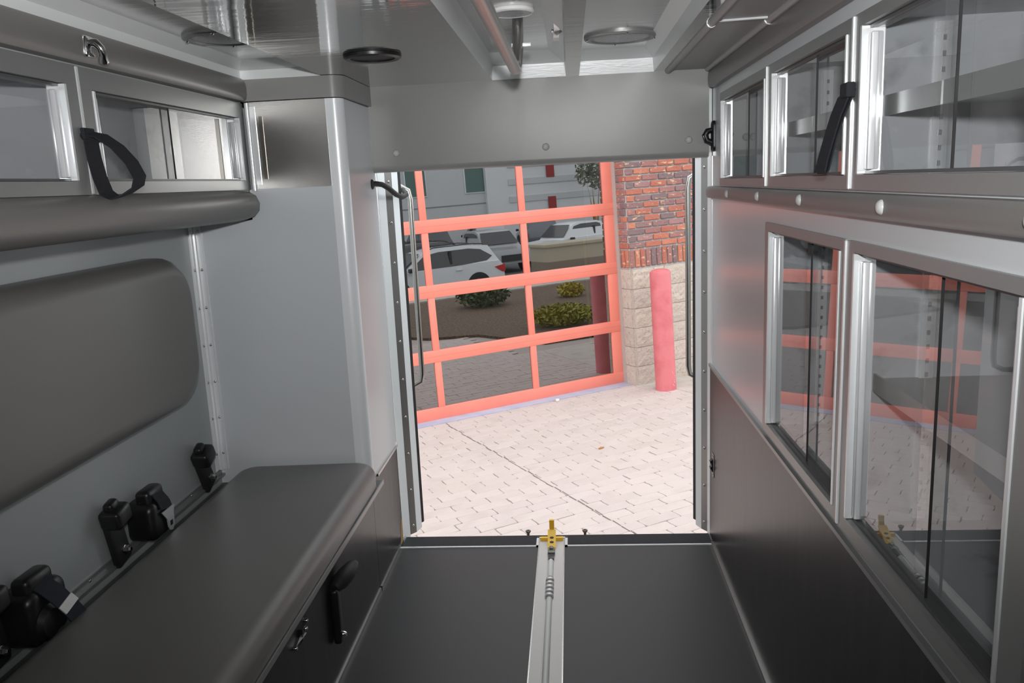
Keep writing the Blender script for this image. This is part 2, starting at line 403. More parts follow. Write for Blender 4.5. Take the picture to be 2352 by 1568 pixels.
tag(bumper, 'metal step bumper under the rear sill', 'bumper')

# ------------------------------------------------------------------ cot track in the floor with its yellow latch
tk = thing('cot_track', 'grey metal cot track in the floor with a yellow latch at the rear', 'track', (-.110, 1.5, 0))
def tkp(mb_, name, m_, par=None): return mb_.build(name, m_, tk if par is None else par, loc=(.110, -1.5, 0) if par is None else None)
tkp(MB().box(-.157, -.124, YF+.2, 2.985, .0, .004).box(-.096, -.064, YF+.2, 2.985, .0, .004).box(-.126, -.094, YF+.2, 2.985, .0005, .0012), 'plate', TRACK)
tkp(MB().box(-.161, -.157, YF+.2, 2.985, .0, .006).box(-.064, -.060, YF+.2, 2.985, .0, .006), 'side_edging', STEEL)
tkp(MB().tube([(-.110, YF+.2, .002), (-.110, 2.60, .002)], .0105, 12).tube([(-.110, 2.66, .002), (-.110, 2.80, .002)], .0105, 12), 'groove_rod', TRACKIN)
mbs = MB()
for i in range(5):
    y = 2.525+i*.028; mbs.lathe([(.0125, y), (.0155, y+.004), (.0155, y+.014), (.0125, y+.018)], (-.110, 0, .004), 1, 14)
tkp(mbs, 'spring_coils', mat('spring_steel', (.70, .71, .70), .3, metal=.35))
tkp(MB().lathe([(.0, 2.665), (.010, 2.664), (.013, 2.660), (.013, 2.652)], (-.110, 0, .004), 1, 14), 'rod_end', SCREW)
tkp(MB().box(-.155, -.066, 2.970, 2.984, .004, .016), 'latch_bar', YELLOW)
lp = tkp(MB().prism([(2.895, .012), (2.900, .008), (2.978, .040), (2.978, .048), (2.974, .048)], 0, -.1245, -.0935), 'latch_plate', YELLOW)
mh = MB()
for yy in (2.918, 2.938):
    zz = .012+(yy-2.895)*.4556+.0006
    mh.add([(-.109+.008*math.cos(t*PI/6), yy+.005*math.sin(t*PI/6), zz+.0024*math.sin(t*PI/6)) for t in range(12)], [tuple(range(12))])
mh.build('slot_hole', mat('slot_brown', (.05, .015, .0), .6), lp)
MB().prism([(2.975, .02), (2.985, .02), (2.997, .072), (2.997, .082), (2.985, .082), (2.986, .072)], 0, -.1185, -.0995).build('latch_tongue', YELLOW, lp)
tkp(MB().rbox(-.123, -.096, 2.845, 2.872, .004, .016, .003).tube([(-.110, 2.872, .012), (-.110, 2.888, .014)], .009, 10), 'latch_nut', mat('olive_nut', (.16, .17, .14), .4, metal=.5))
tkp(MB().rbox(-.120, -.099, 2.80, 2.848, .003, .013, .002), 'latch_block', BLACK)

# ------------------------------------------------------------------ left bench
bn = thing('bench', 'charcoal storage bench with grey vinyl seat cushion along the left wall', 'bench', (-.95, 1.2, 0))
def bp(mb_, name, m_, par=None): return mb_.build(name, m_, bn if par is None else par, loc=(.95, -1.2, 0) if par is None else None)
fp = bp(MB().box(XB-.02, XB, YF, 2.588, .012, .385), 'front_panel', CHAR)
bp(MB().box(XL+.004, XB-.02, YF+.002, 2.588, .0, .40), 'bench_box', CHAR)
bp(MB().prism([(XL+.004, .395), (-.668, .395), (-.660, .400), (-.660, .409), (XL+.004, .409)], 1, YF, 2.588), 'lid', mat('lid_edge', (.12, .13, .125), .4, metal=.5))
bp(MB().box(-.662, -.6585, YF, 2.588, .397, .412), 'lid_edge_strip', ALU)
bp(MB().box(XB, XB+.004, YF, 2.588, .0, .014), 'floor_strip', STEEL)
cu = MB().puffy(2, .409, .487, -1.135, -.664, .15, 2.572, .075, .040)
for i, v in enumerate(cu.v):
    x, y, z = v
    if z > .44: cu.v[i] = (x, y, z+.004*math.sin(x*9+1)*math.cos(y*5))
cob = bp(cu, 'seat_cushion', VINYL)
# access door gap, over-centre latch, lever handle
bp(MB().box(XB-.0002, XB+.0006, .9, 2.13, .372, .3745), 'door_gap', BLACK)
lt = bp(MB().box(XB, XB+.010, 1.795, 1.83, .300, .322), 'latch_cup', BLACK)
MB().add([(XB+.004, 1.76, .297), (XB+.012, 1.765, .297), (XB+.014, 1.812, .303), (XB+.004, 1.812, .311)], [(0, 1, 2, 3)]).build('latch_flap', SCREW, lt)
ls = MB().lathe([(0, .008), (.004, .007), (.006, .003), (.006, 0)], (0, 0, 0), 0, 10).mesh('latch_screw'); ls.materials.append(CHROME)
for q in ((XB+.001, 1.845, .318), (XB+.008, 1.818, .312), (XB+.002, 1.754, .296)): inst(ls, 'latch_screw', lt, q)
lv = bp(MB().rbox(XB+.002, XB+.024, 2.042, 2.076, .128, .292, .008, 3), 'lever_arm', BLACK)
MB().tube([(XB+.012, 2.060, .290), (XB+.020, 2.085, .297), (XB+.030, 2.12, .303), (XB+.036, 2.16, .306), (XB+.040, 2.185, .306)], [.014, .024, .025, .020, .010], 14).build('lever_grip', RUBBER, lv)
MB().lathe([(0, .014), (.006, .012), (.009, .006), (.010, 0)], (XB+.022, 2.063, .150), 0, 12).build('lever_bolt', CHROME, lv)

# backrest cushion on the left wall
bk = MB().puffy(0, XL+.002, XL+.088, .10, 2.392, .765, 1.213, .135, .055)
for i, v in enumerate(bk.v):
    x, y, z = v
    if x > XL+.03: bk.v[i] = (x+.006*math.sin(y*4.0)*math.cos((z-1)*6), y, z+.008*math.sin(y*8.5)*(1 if z < .95 else 0))
o = bk.build('backrest', VINYL); tag(o, 'long grey vinyl backrest cushion on the wall above the bench', 'cushion')
o = MB().box(XL, XL+.0015, 2.432, 2.456, 1.128, 1.146).build('wall_label', BLACK); tag(o, 'tiny black label on the wall beside the backrest', 'label')
MB().box(XL+.0016, XL+.0021, 2.442, 2.445, 1.131, 1.143).box(XL+.0016, XL+.0021, 2.446, 2.449, 1.134, 1.137).box(XL+.0016, XL+.0021, 2.449, 2.452, 1.131, 1.134).box(XL+.0016, XL+.0021, 2.449, 2.452, 1.139, 1.142).build('label_mark', LENSW, o)
o = MB().rbox(XL, XL+.008, 2.37, 2.445, 1.00, 1.115, .003).build('switch_plate', BEIGE); tag(o, 'beige wall plate mostly hidden behind the backrest corner', 'wall plate')

# ------------------------------------------------------------------ corner column behind the bench
XF, YC, RC = -.995, 2.59, .032
cl = thing('corner_column', 'white corner column cabinet between bench and rear door', 'cabinet', (-.95, 2.8, 0))
def cp(mb_, name, m_, par=None): return mb_.build(name, m_, cl if par is None else par, loc=(.95, -2.8, 0) if par is None else None)
cp(MB().box(XL+.001, XB-RC, YC, YC+.012, .41, 1.395), 'face_panel', WHITE)
arc = [(XB-RC+RC*math.sin(t*PI/16), YC+RC-RC*math.cos(t*PI/16)) for t in range(9)]
cp(MB().prism([(XB-RC-.018, YC-.002)]+[(x+.0015, y-.0015) for x, y in arc]+[(XB-RC-.018, YC+RC)], 2, .41, 1.662, True), 'corner_moulding', mat('satin_corner', (.86, .89, .91), .28, metal=.1))
cp(MB().box(XB-.012, XB, YC+RC, 2.985, .402, 1.662), 'side_panel', WHITE)
cp(MB().box(XB-.012, XB, 2.59, 2.985, .012, .402), 'lower_side_panel', CHAR)
cp(MB().box(XB-.002, XB+.004, 2.60, 2.98, 0, .014), 'floor_strip', STEEL)
cp(MB().box(XB-.002, XB+.006, 2.66, 2.985, .396, .405), 'seam_strip', STEEL)
cp(MB().prism([(2.935, .0), (2.985, .0), (2.985, .10), (2.972, .10)], 0, XB-.012, XB+.001), 'wood_block', WOOD)
sp = cp(MB().box(XF, XB-RC-.018, YC-.004, YC+.008, 1.395, 1.662), 'stainless_cover', STEEL)
MB().box(XF+.004, XF+.020, YC-.008, YC-.004, 1.408, 1.648).build('cover_edge', BRIGHT, sp)
MB().box(XF+.030, XF+.042, YC-.007, YC-.004, 1.425, 1.618).build('cover_slot', mat('brown_steel', (.25, .23, .20), .3, metal=.9), sp)
MB().tube([(XF-.004, YC-.004, 1.39), (XF-.004, YC-.004, 1.66)], .009, 10).build('corner_bead', BRIGHT, sp)
band = [(XF-.02, YC-.014), (XB-RC, YC-.014)]+[(XB-RC+(RC+.012)*math.sin(t*PI/16), YC+RC-(RC+.014)*math.cos(t*PI/16)) for t in range(1, 9)]+[(XB+.012, 2.945), (XB-.01, 2.945), (XB-.01, YC+.02), (XF-.02, YC+.02)]
cp(MB().prism(band, 2, 1.664, 1.729, True), 'top_pad', HEADV)

# ------------------------------------------------------------------ cabinets with sliding panes
def cabinet(name, label, side, xf, y0, y1, z0, z1, oy0, oy1, oz0, oz1, depth, stds=(), shelf=None, group=None, mid=None):
    g = 1 if side > 0 else -1     # +1: cabinet body lies towards +x
    t = thing(name, label, 'cabinet', (xf, (y0+y1)/2, z0), group=group)
    off = (-xf, -(y0+y1)/2, -z0)
    def P(mb_, n, m_, par=None): return mb_.build(n, m_, t if par is None else par, loc=off if par is None else None)
    def X(a, b): return (xf+g*a, xf+g*b) if g > 0 else (xf+g*b, xf+g*a)
    a, b = X(-.007, .014)
    mi = .002
    P(MB().prism([(y0, z1), (oy0-mi, oz1+mi), (oy1+mi, oz1+mi), (y1, z1)], 0, a, b), 'frame_rail', ALU)
    P(MB().prism([(y0, z0), (y1, z0), (oy1+mi, oz0-mi), (oy0-mi, oz0-mi)], 0, a, b), 'frame_rail', ALU)
    P(MB().prism([(y0, z0), (oy0-mi, oz0-mi), (oy0-mi, oz1+mi), (y0, z1)], 0, a, b), 'frame_stile', ALU)
    P(MB().prism([(y1, z0), (y1, z1), (oy1+mi, oz1+mi), (oy1+mi, oz0-mi)], 0, a, b), 'frame_stile', ALU)
    # bright channels at both sides of the opening
    a, b = X(-.009, .030)
    P(MB().box(a, b, oy1-.006, oy1+.001, oz0, oz1), 'side_channel', BRIGHT)
    P(MB().box(a, b, oy0-.001, oy0+.006, oz0, oz1), 'side_channel', BRIGHT)
    a, b = X(.004, .030)
    P(MB().box(a, b, oy0, oy1, oz0-.001, oz0+.004), 'sliding_track', mat('dark_track', (.10, .105, .105), .4, metal=.4))
    P(MB().box(a, b, oy0, oy1, oz1-.004, oz1+.001), 'sliding_track', MATS['dark_track'])
    # two panes; the one nearer the rear door slides in front
    md = mid if mid else (oy0+oy1)/2
    a, b = X(.010, .013)
    p1 = P(MB().pane(a, b, md-.035, oy1-.004, oz0+.004, oz1-.004, g), 'pane', ACRYL)
    a, b = X(.022, .025)
    p2 = P(MB().pane(a, b, oy0+.004, md+.035, oz0+.004, oz1-.004, g), 'pane', ACRYL)
    a, b = X(.0, .0135)
    MB().rbox(a, b, oy1-.028, oy1-.010, oz0+.006, oz1-.012, .003).build('finger_pull', BRIGHT, p1)
    a, b = X(.0, .0255)
    MB().rbox(a, b, oy0+.007, oy0+.027, oz0+.006, oz1-.012, .003).build('finger_pull', BRIGHT, p2)
    a, b = X(.0095, .0135)
    MB().box(a, b, md-.0362, md-.0348, oz0+.004, oz1-.004).build('pane_edge', RUBBER, p1)
    # carcass
    d = depth; a, b = X(.030, d)
    lo, hi = (a, b)
    bx = xf+g*d
    m1 = MB()
    m1.box(min(bx, bx+g*.008), max(bx, bx+g*.008), y0+.003, y1-.003, z0+.004, z1-.004)
    m1.box(lo, hi, y0+.003, y0+.010, z0+.004, z1-.004).box(lo, hi, y1-.010, y1-.003, z0+.004, z1-.004)
    m1.box(lo, hi, y0+.010, y1-.010, z0+.004, z0+.011).box(lo, hi, y0+.010, y1-.010, z1-.011, z1-.004)
    P(m1, 'carcass', CARC)
    for xs_ in stds:
        q = X(xs_-.012, xs_+.012); yy = y1-.010
        st = P(MB().box(q[0], q[1], yy-.008, yy, z0+.02, z1-.02), 'shelf_standard', BRIGHT)
        s2 = MB(); zz = z0+.035
        q = X(xs_-.003, xs_+.003)
        while zz < z1-.04:
            s2.box(q[0], q[1], yy-.0086, yy-.0079, zz, zz+.009); zz += .026
        so = s2.build('slots', ALU, st); so['kind'] = 'stuff'
    if shelf:
        q = X(.045, d-.003)
        sh = P(MB().box(q[0], q[1], y0+.011, y1-.011, shelf, shelf+.010), 'shelf', ALU)
        q = X(.043, .047)
        MB().box(q[0], q[1], y0+.011, y1-.011, shelf-.014, shelf+.020).build('shelf_lip', ALU, sh)
    return t
G1 = 'upper wall cabinets over the counter side'
cabinet('wall_cabinet', 'narrow upper cabinet with sliding clear panes beside the rear door jamb', 1, XR, 2.16, 2.80, 1.34, 1.634, 2.178, 2.782, 1.364, 1.607, .30, stds=(.135,))
cabinet('wall_cabinet', 'upper cabinet with sliding clear panes between the narrow cabinet and the strap', 1, XR, 1.527, 2.148, 1.34, 1.634, 1.555, 2.104, 1.367, 1.609, .30, stds=(.135,), shelf=1.475)
cabinet('wall_cabinet', 'wide upper cabinet with a shelf, on the camera side of the hanging strap', 1, XR, .88, 1.515, 1.34, 1.634, .92, 1.482, 1.368, 1.610, .30, stds=(.135,), shelf=1.478)
cabinet('wall_cabinet', 'tall lower cabinet with sliding clear panes nearest the rear door', 1, XR, 1.53, 2.15, .702, 1.251, 1.557, 2.112, .728, 1.228, .32, stds=(.135,))
cabinet('wall_cabinet', 'larger tall lower cabinet with sliding clear panes reflecting the red garage door', 1, XR, .88, 1.518, .702, 1.251, .932, 1.482, .734, 1.229, .32, stds=(.135,), shelf=.985)
XU = -1.02
cabinet('wall_cabinet', 'upper cabinet with sliding panes above the bench next to the corner column', -1, XU, 1.712, 2.585, 1.394, 1.658, 1.755, 2.545, 1.424, 1.612, .195, mid=2.16)
cabinet('wall_cabinet', 'upper cabinet with sliding panes above the bench below the chrome hook', -1, XU, .80, 1.698, 1.394, 1.658, .84, 1.657, 1.424, 1.616, .195)
o = MB().lathe([(0, .008), (.004, .007), (.006, .003), (.006, 0)], (XU-.165, 2.44, 1.52), 0, 12).lathe([(.006, .001), (.018, .001), (.018, 0)], (XU-.165, 2.44, 1.52), 0, 18).build('knob_rosette', BRIGHT)
tag(o, 'small round fastener inside the upper cabinet beside the column', 'fastener')
# fascia around the left upper cabinets
mb = MB().box(XU-.01, XU, YF, 2.59, 1.658, 1.735).box(XU-.01, XU, 1.698, 1.712, 1.38, 1.66).box(XU-.01, XU, YF, .80, 1.38, 1.66).box(XU-.01, XU, YF, 2.59, 1.30, 1.394).box(XL, XU, YF, 2.59, 1.300, 1.306).box(XL, XU, YF, 2.59, 1.735, 1.741).box(XU-.01, XU, 2.585, 2.59, 1.38, 1.66)
o = struct('trim_5', mb, WALLGREY, 'pale fascia around the upper cabinets above the bench')
B(XU, XU+.008, 1.7015, 1.7085, 1.396, 1.656).build('divider_strip', BRIGHT, o)

# padding strips
def pad(name, prof, y0, y1, label, material=VINYL, taper=.02):
    mbp = MB(); n = len(prof)
    cx = sum(p[0] for p in prof)/n; cz = sum(p[1] for p in prof)/n
    ys = [(y0, 1.0), (y1-taper, 1.0), (y1-taper*.35, .94), (y1-taper*.08, .80), (y1, .60)]
    vs = []
    for y, k in ys: vs += [(cx+(x-cx)*k, y, cz+(z-cz)*k) for x, z in prof]
    fs = [(i*n+j, i*n+(j+1) % n, (i+1)*n+(j+1) % n, (i+1)*n+j) for i in range(len(ys)-1) for j in range(n)]
    mbp.add(vs, fs, True); mbp.add(vs[-n:], [tuple(range(n))]); mbp.add(vs[:n], [tuple(range(n))[::-1]])
    o = mbp.build(name, material); tag(o, label, 'padding'); return o
def bulge(x0, x1, z0, z1, k=9):
    """profile from (x0,z0) out to x1 and back to (x0,z1)"""
    return [(x0, z0)]+[(x0+(x1-x0)*(math.sin(PI*t/k)**.35), z0+(z1-z0)*(1-math.cos(PI*t/k))/2) for t in range(1, k)]+[(x0, z1)]
pad('wall_pad', bulge(XU+.001, XU+.030, 1.662, 1.733), YF, 2.582, 'dark grey vinyl padding strip with chrome hook above the bench cabinets')
pad('wall_pad', [(XU+.001, 1.394), (XU+.022, 1.390), (XU+.042, 1.378), (XU+.052, 1.355), (XU+.048, 1.330), (XU+.030, 1.310), (XU+.0, 1.2995), (XL+.03, 1.297), (XL+.03, 1.2995), (XU+.001, 1.2999)], YF, 2.575, 'grey vinyl bolster under the upper cabinets above the backrest', taper=.10)
pad('wall_pad', bulge(XR-.001, XR-.024, 1.664, 1.729), YF, 2.944, 'dark grey vinyl padding strip along the ceiling above the right cabinets')
rl = pad('rail_pad', bulge(XR-.001, XR-.022, 1.294, 1.336), YF, 2.998, 'grey vinyl bumper rail with buttons between upper and lower cabinets')
bt2 = MB().lathe([(0, .007), (.006, .0063), (.010, .0035), (.012, 0), (.012, -.006)], (0, 0, 0), 0, 16).mesh('rail_button'); bt2.materials.append(mat('button_vinyl', (.33, .33, .32), .35))
for y in (2.593, 2.179, 1.786, 1.326, .90): inst(bt2, 'button', rl, (XR-.022, y, 1.316), (0, 0, PI))

# straps
st = thing('grab_strap', 'black webbing loop strap hanging between the two cabinets above the bench', 'strap', (XU+.008, 1.704, 1.52))
pts = [(0, 0, 0), (.006, .006, -.010), (.006, .010, -.05), (.010, .014, -.09), (.016, .020, -.122), (.028, .028, -.136), (.046, .046, -.128), (.066, .062, -.112), (.072, .064, -.092), (.064, .052, -.06), (.046, .036, -.028), (.022, .018, -.004), (.0, .0, .002)]
MB().ribbon(pts, (.006, .042, .006), .0026).build('webbing', WEB, st)
MB().rbox(-.004, .008, -.016, .024, -.012, .012, .003).build('anchor_fold', WEB, st)
st = thing('grab_strap', 'black webbing strap hanging between two upper cabinets on the right wall', 'strap', (XR-.008, 1.521, 1.50))
MB().ribbon([(0, -.002, .012), (-.012, .006, .0), (-.022, .012, -.03), (-.032, .016, -.07), (-.040, .020, -.105), (-.043, .022, -.124), (-.041, .021, -.130), (-.037, .019, -.122), (-.027, .015, -.07), (-.016, .010, -.03), (-.004, .003, .004)], (-.004, .042, .002), .0026).build('webbing', WEB, st)
MB().rbox(-.016, .002, -.020, .016, -.002, .024, .004).build('anchor_fold', WEB, st)

# chrome coat hook
hk = thing('coat_hook', 'small chrome coat hook on the padding above the bench', 'hook', (XU+.030, 1.722, 1.696))
MB().rbox(-.008, .006, -.018, .016, -.022, .022, .006, 3).build('hook_plate', CHROME, hk)
MB().tube([(.002, 0, .010), (.014, .004, .008), (.022, .008, -.002), (.024, .010, -.014), (.016, .022, -.026)], [.009, .009, .008, .008, .011], 12).build('hook_arm', CHROME, hk)

# black catch and switch on the right wall
ct = thing('door_catch', 'black oval plastic door catch on the wall beside the header', 'catch', (XR-.001, 2.935, 1.505))
MB().puffy(0, 0, -.010, -.020, .020, -.052, .052, .018, .006).build('catch_plate', BLACK, ct)
MB().tube([(-.008, .0, -.022), (-.026, 0, -.014), (-.032, 0, .004), (-.024, 0, .018), (-.008, 0, .022)], [.010, .011, .011, .010, .008], 12).build('catch_hook', BLACK, ct)
MB().tube([(-.034, -.006, -.010), (-.038, -.006, .002), (-.033, -.006, .012)], .0022, 8).build('catch_edge', CHROME, ct)
sw = thing('switch_plate', 'small metal rocker switch plate low on the right wall', 'switch', (XR-.004, 2.925, .318))
MB().rbox(-.003, .0, -.019, .019, -.044, .044, .001).build('plate', ALU, sw)
MB().box(-.006, -.003, -.011, .011, -.024, .024).build('switch_body', BLACK, sw)
MB().prism([(-.006, .022), (-.014, .016), (-.006, .0)], 1, -.009, .009).prism([(-.006, -.002), (-.014, -.008), (-.006, -.022)], 1, -.009, .009).build('rocker', BLACK, sw)
for z in (-.036, .036): MB().lathe([(0, -.0035), (.003, -.0030), (.003, 0)], (-.001, 0, z), 0, 8).build('screw', BLACK, sw)

# ------------------------------------------------------------------ seat belts on the wall above the bench
def buckle(label, y, z, lean, h, group=None, s=1.0):
    t = thing('belt_buckle', label, 'seat belt', (XL+.004, y, z))
    ca, sa = math.cos(lean), math.sin(lean)
    def R(p): return (p[0], p[1]*ca-p[2]*sa*1, p[2]*ca+p[1]*sa)
    mb1 = MB().rbox(.004, .024, -.032, .032, -.026, h, .006); mb1.v = [R(p) for p in mb1.v]; mb1.build('sleeve', RUBBER, t)
    mb2 = MB().prism([(-.034, h-.045), (.034, h-.045), (.036, h-.010), (.020, h+.012), (-.004, h+.018), (-.030, h+.004)], 0, .0, .052); mb2.v = [R(p) for p in mb2.v]
    mb3 = MB().rbox(.0, .058, -.034, .036, h-.048, h+.004, .012, 3); mb3.v = [R(p) for p in mb3.v]; mb3.build('buckle_head', BLACK, t)
    mb4 = MB().rbox(.012, .040, -.022, .020, h-.004, h+.024, .010, 3); mb4.v = [R(p) for p in mb4.v]; mb4.build('release_button', BLACK, t)
    mb5 = MB().lathe([(0, .040), (.006, .040), (.010, .034), (.0105, .024)], (0, .008, .008), 0, 6, False).lathe([(.0105, .026), (.014, .026), (.014, .022)], (0, .008, .008), 0, 14)
    mb5.v = [R(p) for p in mb5.v]; mb5.build('bolt', SCREW, t)
    return t
buckle('black seat belt buckle alone on the wall near the corner strip', 2.455, .468, .42, .130)
buckle('tall black seat belt buckle beside the retractor with a metal tongue', 1.925, .468, .22, .140)
buckle('black seat belt buckle beside the retractor with a white tagged strap', 1.445, .470, .12, .150)
rt_ = thing('belt_retractor', 'black seat belt retractor with a silver tongue plate', 'seat belt', (XL+.003, 2.055, .520))
MB().puffy(0, 0, .072, -.058, .058, -.062, .050, .030, .020).build('housing', BLACK, rt_)
MB().rbox(.018, .062, -.045, .040, .035, .082, .014, 3).build('belt_guide', BLACK, rt_)
MB().ribbon([(.040, -.005, .070), (.062, .0, .062), (.074, .006, .038), (.078, .010, .015)], (0, .060, -.012), .003).build('webbing', WEB, rt_)
tg = MB().prism([(-.024, .014), (.046, .014), (.038, -.010), (.036, -.042), (.024, -.054), (.010, -.050), (.002, -.038), (.0, -.014)], 0, .079, .082).build('tongue', mat('tongue_plate', (.70, .71, .72), .3, metal=.6), rt_)
MB().box(.0805, .0825, .012, .026, -.038, -.024).build('tongue_hole', BLACK, tg)
rt_ = thing('belt_retractor', 'black seat belt retractor with a white tagged strap hanging over the seat', 'seat belt', (XL+.003, 1.555, .515))
MB().puffy(0, 0, .072, -.066, .066, -.066, .060, .030, .020).build('housing', BLACK, rt_)
MB().lathe([(0, .086), (.030, .084), (.040, .074), (.042, .05)], (0, -.02, -.02), 0, 20).build('spool_cover', BLACK, rt_)
MB().rbox(.018, .062, -.050, .040, .045, .090, .014, 3).build('belt_guide', BLACK, rt_)
wb = MB().ribbon([(.045, -.015, .080), (.070, -.008, .060), (.088, .004, .030), (.100, .020, -.005), (.110, .038, -.045), (.115, .048, -.072), (.105, .040, -.080), (.085, .0, -.084)], (0, .046, .012), .003).build('webbing', mat('navy_webbing', (.014, .018, .028), .8), rt_)
MB().ribbon([(.0955, .012, .014), (.103, .022, -.006)], (0, .047, .012), .0045).build('white_tag', LENSW, wb)

# ------------------------------------------------------------------ ceiling fittings
spk = thing('ceiling_speaker', 'round black speaker grille on the stainless ceiling', 'speaker', (-.515, 2.26, ZC-.0005))
MB().lathe([(.078, 0), (.077, -.007), (.070, -.011), (.060, -.009), (.058, -.004)], (0, 0, 0), 2, 40).build('rim', BLACK, spk)
MB().lathe([(.0595, -.005), (.045, -.003), (.02, -.002), (0, -.002)], (0, 0, 0), 2, 40).build('grille', RUBBER, spk)
def dome(label, x, y, z, r, white=False):
    t = thing('ceiling_light', label, 'light', (x, y, z))
    MB().lathe([(r, 0), (r, -.005), (r*.97, -.008), (r*.84, -.009), (r*.80, -.005)], (0, 0, 0), 2, 40).build('rim', LENSW if white else ALU, t)
    MB().lathe([(r*.81, -.005), (r*.6, -.009), (r*.3, -.011), (0, -.012)], (0, 0, 0), 2, 40).build('lens', LENS, t)
    me = screw_mesh(.005, .004, 2); me.materials.append(CHROME)
    for k in range(4):
        inst(me, 'screw', t, (r*.92*math.cos(k*PI/2+.12), r*.92*math.sin(k*PI/2+.12), -.0085), (PI, 0, 0))
    return t
dome('round ceiling light with clear lens in the right light well', .170, 2.62, 1.800, .112)
dome('round ceiling light with clear lens in the left light well above the bench', -.870, 2.14, 1.778, .100)
t = thing('ceiling_light', 'small round ceiling light with a white rim beside the grab bar', 'light', (-.130, 2.17, 1.805))
MB().lathe([(.055, 0), (.056, -.003), (.056, -.007), (.053, -.010), (.049, -.0105), (.047, -.009)], (0, 0, 0), 2, 40).build('rim', LENSW, t)
MB().lathe([(.048, -.0095), (.03, -.0105), (0, -.011)], (0, 0, 0), 2, 40).build('lens', LENS, t)
gb = thing('grab_bar', 'long stainless grab bar hanging below the centre ceiling light well', 'grab bar', (-.128, 2.2, 1.66))
MB().tube([(0, -2.6, 0), (0, -.06, 0), (0.0, -.02, .004), (.002, .008, .020), (.004, .03, .05), (.006, .05, .10), (.006, .06, .143)], .0145, 14).build('bar', STEEL, gb)
MB().rbox(-.012, .040, .035, .047, .066, .076, .002).build('bar_bracket', BRIGHT, gb)
ch = thing('iv_clip', 'small folded metal clip hook in the centre ceiling light well', 'hook', (-.022, 2.35, 1.79))
MB().ribbon([(0, -.07, .008), (.002, -.03, -.006), (0, .0, -.012), (-.002, .04, -.020), (-.002, .07, -.024)], (.016, 0, 0), .004).build('clip_arm', BRIGHT, ch)
MB().tube([(-.014, .0, -.010), (.0, .004, -.014), (.010, -.004, -.008), (.018, -.004, -.004)], [.005, .008, .009, .010], 8).build('clip_spring', STEEL, ch)

# ------------------------------------------------------------------ outside: ground
ROOT_G = [(-40, 0), (10.5, 0), (16, -1.10), (75, -1.10)]      # (distance from door, height)
def gstrip(mb_, n0, n1, h0, h1, s0, s1): mb_.quad((s0, -n0, h0), (s1, -n0, h0), (s1, -n1, h1), (s0, -n1, h1))
PAVC = (.53, .455, .42)
CONC = mat('stamped_concrete', PAVC, .75, noise=(1.6, (.40, .345, .32), .45, .8), bump=(40, .25))
mb = MB(); gstrip(mb, -.02, 10.5, -.012, -.012, -24, 34)
gr = struct('ground_paving', mb, mat('paving_joint', (.44, .375, .34), .85, bump=(60, .3)), 'pale stamped concrete brick paving', ext=True)
gr.name = 'paving'
mb = MB(); gstrip(mb, 10.5, 16, -.012, -1.10, -24, 34); gstrip(mb, 16, 75, -1.10, -1.10, -24, 34)
struct('parking_lot', mb, mat('asphalt', (.10, .10, .10), .9, noise=(30, (.15, .15, .15), .4, .7)), 'grey asphalt parking lot', ext=True)
ap = MB().box(-5.5, .10, -.175, 0.05, -.012, .004).build('door_apron', mat('blue_grey_concrete', (.44, .45, .55), .7, noise=(5, (.36, .38, .50), .4, .7)), gr)
# stamped bricks that can be told apart
PAVE = mat('paver', PAVC, .75, rand=[(.545, .465, .43), (.535, .455, .415), (.555, .475, .44), (.53, .45, .42), (.55, .47, .43)], noise=(4.5, (.49, .415, .375), .48, .75), bump=(70, .35))
def paver_mesh(L, H, seed):
    rr = random.Random(seed); c = .0045; j = lambda k=.006: rr.uniform(-k, k)
    out = [(-L/2+c*2, -H/2+j(.003)), (0+j(.02), -H/2+j()), (L/2-c*2, -H/2+j(.003)), (L/2-.002, -H/2+c*2), (L/2+j(), 0), (L/2-.002, H/2-c*2), (L/2-c*2, H/2+j(.003)), (0+j(.02), H/2+j()), (-L/2+c*2, H/2+j(.003)), (-L/2, H/2-c*2), (-L/2+j(), 0), (-L/2, -H/2+c*2)]
    mbp = MB(); n = len(out); inn = [(x*.985, y*.955) for x, y in out]
    vs = [(x, y, -.012) for x, y in out]+[(x, y, -.003) for x, y in out]+[(x, y, 0) for x, y in inn]
    mbp.add(vs, [(i, (i+1) % n, (i+1) % n+n, i+n) for i in range(n)]+[(n+i, n+(i+1) % n, 2*n+(i+1) % n, 2*n+i) for i in range(n)]+[tuple(range(2*n, 3*n))])
    me = mbp.mesh('paver'); me.materials.append(PAVE); return me
PL, PH = .262, .1085
pm = [paver_mesh(PL-.003, PH-.0025, k) for k in range(10)]
half = [paver_mesh(PL/2-.008, PH-.005, 90+k) for k in range(3)]
cells = []
rows = int((4.4-.18)/PH)
for r in range(rows):
    n = .18+PH*(r+.5); off = (.0, .131, .05, .165)[r % 4]+random.uniform(-.015, .015)
    for k in range(-16, 12):
        s = -2.14+k*PL+off
        # keep to what the door opening shows, with a margin
        f = (n+0.0)/3.5
        lo, hi = -2.62-.72*f, 1.25-3.0*f
        vis = lo < s < hi
        cells.append((s, n, vis))
visn = [c for c in cells if c[2]]
rest = [c for c in cells if not c[2] and c[0] < 2.2 and not (c[0] > .05 and c[1] < .5)]
visn.sort(key=lambda c: -c[1]); indiv, extra = visn[:300], visn[300:]
for s, n, _ in indiv:
    if s > .02 and n < .44: continue
    o = inst(random.choice(pm), 'paver', gr, (s, -n, random.uniform(-.0015, .0015)), (random.uniform(-.006, .006), random.uniform(-.004, .004), random.uniform(-.012, .012)))
mbx = MB()
for s, n, _ in extra+rest:
    if s > -.1 and n > 2.3: continue
    me = random.choice(pm)
    mbx.add([(v.co.x+s, v.co.y-n, v.co.z) for v in me.vertices], [tuple(p.vertices) for p in me.polygons])
